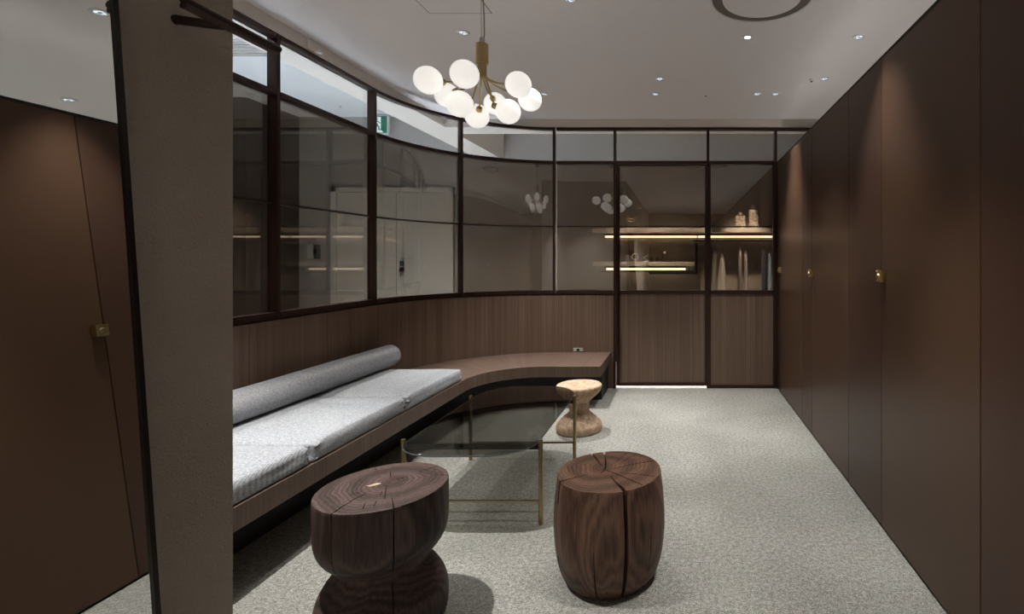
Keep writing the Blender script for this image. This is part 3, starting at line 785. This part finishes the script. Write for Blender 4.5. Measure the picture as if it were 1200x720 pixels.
# exit sign
ex = thing('exit_sign', 'green and white running figure exit sign seen through the glass', 'sign', (-3.657, 6.2, 2.722))
box(-.1175, .1175, 0, .04, 0, .232).build('housing', M['trim'], ex, bevel=.003)
box(-.103, .103, -.003, 0, .014, .218).build('face', M['green'], ex)
q = MB(); poly = [(-.02, .014), (.075, .014), (.058, .03), (.055, .206), (-.02, .206)]
def flat(mb, poly, y0, y1):
    b = len(mb.v); n = len(poly); mb.v += [(p[0], y0, p[1]) for p in poly] + [(p[0], y1, p[1]) for p in poly]
    mb.face([b + i for i in range(n)]); mb.face([b + n + i for i in range(n)][::-1])
    for i in range(n):
        j = (i + 1) % n; mb.face([b + i, b + n + i, b + n + j, b + j])
def stroke(mb, pts, w, y0, y1):
    for a, b_ in zip(pts, pts[1:]):
        a = Vector(a); b_ = Vector(b_); t_ = (b_ - a).normalized(); n_ = Vector((-t_.y, t_.x)) * w / 2; a = a - t_ * w * .3; b_ = b_ + t_ * w * .3
        flat(mb, [a + n_, a - n_, b_ - n_, b_ + n_], y0, y1)
poly = [(-.055, .02), (.062, .02), (.03, .05), (.03, .206), (-.055, .206)]
flat(q, poly, -.0042, -.003); q.build('doorway', M['signw'], ex)
q = MB(); y0_, y1_ = -.0058, -.0042
stroke(q, [(-.035, .150), (-.012, .105)], .024, y0_, y1_); stroke(q, [(-.038, .152), (.0, .152), (.018, .132)], .012, y0_, y1_); stroke(q, [(-.035, .15), (-.06, .125)], .012, y0_, y1_)
stroke(q, [(-.012, .105), (.008, .085), (.006, .055), (.026, .052)], .014, y0_, y1_); stroke(q, [(-.015, .10), (-.035, .070), (-.06, .06)], .014, y0_, y1_)
flat(q, [(-.018 + .014 * math.cos(2 * PI * k / 16), .180 + .014 * math.sin(2 * PI * k / 16)) for k in range(16)], y0_, y1_)
q.build('figure', M['green'], ex)

# staff door
sx0, sx1, szt = -4.31, -2.80, 2.09
d = MB(); YD = YW - .03
d.box(sx0 + .07, -3.512, YD, YW - .001, .006, szt - .06); d.box(-3.506, sx1 - .04, YD, YW - .001, .006, szt - .06)
door5 = d.build('door_%d' % di, M['doorw'], None, bevel=.001); struct(door5, 'off-white double staff door in the corridor behind the glass', 'door')
fr = MB(); fr.box(sx0, sx0 + .065, YD - .02, YW - .001, 0, szt); fr.box(sx1 - .035, sx1, YD - .02, YW - .001, 0, szt); fr.box(sx0, sx1, YD - .02, YW - .001, szt - .055, szt)
fr.build('door_frame', M['doorw'], door5)
def pz(y): return H - (y - CY) * (YD) / F
def pxx(x): return (x - CX) * YD / F
q = box(pxx(469.2), pxx(473.6), YD - .02, YD, pz(311.8), pz(306)).build('keypad', M['keypad'], door5, bevel=.002); q['label'] = 'dark keypad'
q = box(pxx(469), pxx(473.8), YD - .03, YD, pz(318.2), pz(313.6)).build('lock_body', M['blackm'], door5, bevel=.004)
q = MB(); q.box(pxx(468.2), pxx(473), YD - .012, YD, pz(324), pz(320.8)); q.tube([(pxx(470.5), YD - .01, pz(322.3)), (pxx(470.5), YD - .05, pz(322.3)), (pxx(479.8), YD - .05, pz(322.3))], .008, 10); q.build('lever_handle', M['steel'], door5, True)
q = box(pxx(472), pxx(481), YD - .002, YD, pz(338), pz(332)).build('notice', plain('pale_notice', (.50, .48, .43), .7), door5)
fc = bpy.data.curves.new('lettering', 'FONT'); fc.body = 'STAFF ONLY'; fc.size = .031; fc.extrude = .0006; fc.space_character = 1.12
to = bpy.data.objects.new('lettering_src', fc); COL.objects.link(to)
dg = bpy.context.evaluated_depsgraph_get(); dg.update()
me = bpy.data.meshes.new_from_object(to.evaluated_get(dg), depsgraph=dg); bpy.data.objects.remove(to, do_unlink=True)
lt = bpy.data.objects.new('lettering', me); COL.objects.link(lt); me.materials.clear(); me.materials.append(M['blackm']); lt.parent = door5
lt.location = (pxx(469.3), YD - .001, pz(304.2)); lt.rotation_euler = (R(90), 0, 0)
# wall intercom
ic = thing('wall_switch', 'grey wall intercom plate with a dark reader left of the white door', 'intercom', (-4.545, YW - .001, 1.21))
box(-.075, .0, -.022, 0, 0, .175).build('cover', M['plate'], ic, bevel=.003)
q = box(.004, .082, -.012, 0, 0, .175).build('back_plate', plain('dark_grey_plate', (.10, .095, .09), .5), ic, bevel=.002)
q = box(.006, .044, -.024, -.012, .055, .125).build('reader', M['black'], ic, bevel=.002); q['label'] = 'black reader'
# power outlet on the dado above the bench
ou = thing('power_outlet', 'small pale double power outlet on the dado above the bench end', 'outlet', (-.952, YB + .012, .343))
box(-.044, .044, -.008, 0, .004, .036).build('cover_plate', plain('outlet_plate', (.42, .38, .34), .45), ou, bevel=.0015)
box(-.014, .014, -.0095, -.008, .008, .030).build('socket_face', M['black'], ou)

# ------------------------------------------------------------------ display shelves behind the glass
YF = 6.0; YBK = YW - .041
ush = thing('display_shelf', 'upper stone display shelf with a light strip underneath', 'shelf', (0, YBK, 1.52), 0, 'display shelves')
box(-1.035, 2.2, YF - YBK, 0, 0, .05).build('board', M['shelf'], ush, bevel=.004)
box(-.925, 2.1, -.025, -.001, -.048, -.026).build('light_strip', M['led'], ush)
box(-.93, 2.1, -.045, -.001, -.024, 0).build('light_housing', M['black'], ush)
lsh = thing('display_shelf', 'lower short stone display shelf holding small ornaments', 'shelf', (0, YBK, 1.125), 0, 'display shelves')
box(-1.035, .165, YF - YBK, 0, 0, .05).build('board', M['shelf'], lsh, bevel=.004)
box(-.90, .06, -.10, -.075, -.052, -.026).build('light_strip', M['led'], lsh)
box(-.91, .07, -.10, -.001, -.024, 0).build('light_housing', M['black'], lsh)
rl = thing('clothes_rail', 'black clothes rail under the upper shelf at the right', 'rail', (0, YF + .1, 1.425))
MB().tube([(.145, 0, 0), (2.1, 0, 0)], .0085, 12).build('bar', M['blackm'], rl, True)
for x in (.20, 1.6): MB().tube([(x, 0, 0), (x, 0, .093)], .006, 8).build('hanger_bracket', M['blackm'], rl, True)
rl2 = thing('clothes_rail', 'black clothes rail under the lower shelf', 'rail', (0, YF + .1, 1.06))
MB().tube([(-.96, 0, 0), (.165, 0, 0)], .0085, 12).build('bar', M['blackm'], rl2, True)
for x in (-.9, .1): MB().tube([(x, 0, 0), (x, 0, .064)], .006, 8).build('hanger_bracket', M['blackm'], rl2, True)
lf = thing('wall_bracket', 'black L shaped metal bracket frame at the right end of the lower shelf', 'bracket', (.185, YF, 1.03))
box(-.012, .014, 0, .3, 0, .365).build('upright', M['blackm'], lf, bevel=.002)
box(-.55, -.012, 0, .025, .0, .022).build('arm', M['blackm'], lf, bevel=.002)

def bottle(x, w, h, label):
    o = thing('bottle', label, 'bottle', (x, YF + .14, 1.57), 0, 'speckled ceramic bottles on the upper shelf')
    b = MB(); b.box(-w / 2, w / 2, -.045, .045, 0, h * .78); b.build('body', M['bottle'], o, bevel=.012, seg=3)
    MB().lathe([(.016, h * .775), (.016, h * .86), (.022, h * .87), (.024, h), (0, h)], 24).build('neck', M['bottle'], o, True)
s_ = (YF + .14) / F
bottle((867.7 - CX) * s_, 11.8 * s_, .195, 'shorter speckled white ceramic bottle on the upper shelf')
bottle((883.2 - CX) * s_, 11.3 * s_, .285, 'taller speckled white ceramic bottle on the upper shelf')

def garment(xc, yc, wx_top, wx_bot, zt, zb, mat, label, folds=3, seed=0, lean=0, depth=.15):
    o = thing('hanging_garment', label, 'clothing', (xc, yc, 1.425), 0, 'clothes on the rail')
    rows = []
    n = 44; m = 22
    for i in range(m + 1):
        t = i / m; z = zt + (zb - zt) * t - 1.425
        sh = min(1, .25 + t * 7) if t < .12 else 1
        wx = (wx_top + (wx_bot - wx_top) * t) / 2; wy = depth * sh * (1 + .12 * t)
        row = []
        for k in range(n):
            a = 2 * PI * k / n
            f = 1 + .16 * t * math.sin(folds * 2 * a + seed) + .10 * math.sin(5 * a + seed * 2 + t * 3) * t
            row.append((wx * math.cos(a) * f * (sh * .6 + .4) + lean * t, wy * math.sin(a) * (1 + .05 * math.sin(7 * a + seed)), z))
        rows.append(row)
    mb = MB(); b = mb.quadgrid(rows, True); mb.face([b + k for k in range(n)][::-1]); mb.face([b + m * n + k for k in range(n)])
    mb.build('cloth', mat, o, True, sharp=70)
    hk = MB(); hk.tube([(0, 0, zt - 1.43), (0, 0, -.03)] + [(0, (YF + .1 - yc) * t_, .012 * math.sin(PI * t_)) for t_ in (0, .25, .5, .75, 1)] , .0028, 8)
    hk.tube([(0, -depth * .9, zt - 1.455), (0, 0, zt - 1.425), (0, depth * .9, zt - 1.455)], .006, 8)
    hk.build('hanger', M['blackm'], o, True)
gs = (YF + .1) / F
gx = lambda x: (x - CX) * gs
gz = lambda y: H - (y - CY) * gs
garment(gx(838.5), YF + .155, 4 * gs, 5 * gs, gz(290), gz(372), fab('sage_cloth', (.30, .29, .24)), 'grey green garment hanging behind the cream skirt', 3, 1, -.022, .045)
garment(gx(845.8), YF + .045, 3.2 * gs, 17 * gs, gz(298), gz(372), fab('cream_cloth', (.62, .59, .50)), 'cream flared skirt, leftmost on the clothes rail', 4, 2, .0, .045)
garment(gx(868), YF + .155, 3.5 * gs, 4.5 * gs, gz(288), gz(372), fab('mauve_cloth', (.30, .25, .24)), 'grey mauve garment behind the pale pink trousers', 3, 3, 0, .045)
garment(gx(873.2), YF + .045, 3.2 * gs, 7 * gs, gz(294.5), gz(372), fab('pink_cloth', (.56, .47, .45)), 'pale pink trousers in the middle of the clothes rail', 2, 4, .006, .045)
garment(gx(895.8), YF + .155, 4 * gs, 6 * gs, gz(288), gz(372), fab('navy_cloth', (.05, .06, .10)), 'dark navy garment behind the light blue trousers', 3, 5, 0, .045)
garment(gx(901), YF + .045, 3.4 * gs, 6 * gs, gz(297), gz(372), fab('blue_cloth', (.33, .42, .62)), 'light blue trousers, rightmost on the clothes rail', 2, 6, 0, .045)

# small ornaments on the shelves
os_ = (YF + .12) / F
ox = lambda x: (x - CX) * os_
zL = 1.175; yo = YF + .12
o = MB().lathe([(0, 0), (.028, 0), (.030, .06), (.022, .075), (.012, .08), (.012, .092), (.0, .092)], 24).build('glass_flask', plain('dark_flask', (.22, .20, .19), .15), None, True); o.location = (ox(737), yo, zL); tag(o, 'small dark flask at the left of the lower shelf', 'bottle')
o = thing('bracelet_stand', 'pale upright bracelet stand on the lower shelf', 'stand', (ox(744), yo, zL))
MB().lathe([(0, 0), (.028, 0), (.028, .006), (.007, .01), (.007, .045), (0, .045)], 20).build('foot', M['pearl'], o, True)
MB().tube([(.036 * math.cos(2 * PI * k / 24), 0, .06 + .036 * math.sin(2 * PI * k / 24)) for k in range(25)], .006, 10).build('ring', M['pearl'], o, True)
o = thing('ring_stand', 'twisted grey ring stand in the middle of the lower shelf', 'stand', (ox(756.5), yo, zL))
MB().lathe([(0, 0), (.03, 0), (.03, .008), (0, .012)], 20).build('foot', M['pearl'], o, True)
MB().tube([(.022 * math.cos(k * .8), .012 * math.sin(k * .8), .01 + k * .0085) for k in range(9)], [.012, .011, .010, .009, .009, .008, .008, .009, .011], 10).build('coil', M['pearl'], o, True)
o = thing('sunglasses', 'dark sunglasses lying on the lower shelf', 'glasses', (ox(767), yo - .01, zL))
for sx in (-1, 1):
    MB().lathe([(0, 0), (.026, 0), (.027, .002), (.026, .004), (0, .004)], 24, (sx * .032, 0, .030), 'y').build('lens', M['black'], o, True)
MB().tube([(-.008, 0, .036), (0, 0, .042), (.008, 0, .036)], .0025, 8).build('bridge', M['gold'], o, True)
for sx in (-1, 1): MB().tube([(sx * .058, 0, .040), (sx * .06, .07, .034), (sx * .058, .12, .004)], .0028, 8).build('temple', M['blackm'], o, True)
o = thing('earring_stand', 'slanted stand topped with a pale ball on the lower shelf', 'stand', (ox(776), yo, zL))
MB().lathe([(0, 0), (.026, 0), (.026, .007), (0, .01)], 20).build('foot', M['blackm'], o, True)
MB().tube([(-.01, 0, .008), (.022, 0, .095)], .005, 8).build('post', M['blackm'], o, True)
MB().lathe([(0, -.017), (.009, -.0145), (.015, -.008), (.017, 0), (.015, .008), (.009, .0145), (0, .017)], 20, (.028, 0, .108)).build('ball', M['pearl'], o, True)
zU = 1.57
o = thing('necklace_stand', 'thin gold necklace stand on the upper shelf', 'stand', (ox(751), yo, zU))
MB().lathe([(0, 0), (.045, 0), (.045, .004), (0, .007)], 24).build('foot', M['blackm'], o, True)
MB().tube([(0, 0, .005), (0, 0, .235)], .0032, 8).build('post', M['blackm'], o, True)
MB().tube([(-.15, 0, .225), (0, 0, .235), (.14, 0, .17)], .0032, 8).build('crossbar', M['blackm'], o, True)
nk = MB()
for r_, dz in ((.045, 0), (.055, -.02)):
    nk.tube([(-.11 + r_ * math.sin(t_), 0, .16 + dz - r_ * math.cos(t_)) for t_ in [(-1.3 + 2.6 * k / 12) for k in range(13)]], .003, 8)
nk.build('chain', M['gold'], o, True)
MB().lathe([(0, -.011), (.008, -.008), (.011, 0), (.008, .008), (0, .011)], 18, (.14, 0, .158)).build('pendant', M['gold'], o, True)
MB().lathe([(0, -.008), (.006, -.006), (.008, 0), (.006, .006), (0, .008)], 18, (0, 0, .243)).build('finial', M['pearl'], o, True)
o = MB().lathe([(0, .004), (.045, .006), (.06, .014), (.062, .014), (.05, .002), (.03, 0), (0, 0)], 30).build('trinket_dish', M['pearl'], None, True); o.location = (ox(779), yo, zU); tag(o, 'flat shallow dish on the upper shelf', 'dish')

# ------------------------------------------------------------------ world and view
w = bpy.data.worlds.new('world'); scene.world = w; w.use_nodes = True
bg = w.node_tree.nodes['Background']; bg.inputs[0].default_value = (.5, .5, .55, 1); bg.inputs[1].default_value = .02
vs = scene.view_settings
scene.display_settings.display_device = 'sRGB'
vs.view_transform = 'Standard'; vs.look = 'None'; vs.exposure = 0.15; vs.gamma = 1.0; vs.use_curve_mapping = False
cy = scene.cycles
cy.transparent_max_bounces = 24; cy.max_bounces = 10; cy.glossy_bounces = 6; cy.diffuse_bounces = 5; cy.sample_clamp_indirect = 6
cy.use_denoising = True
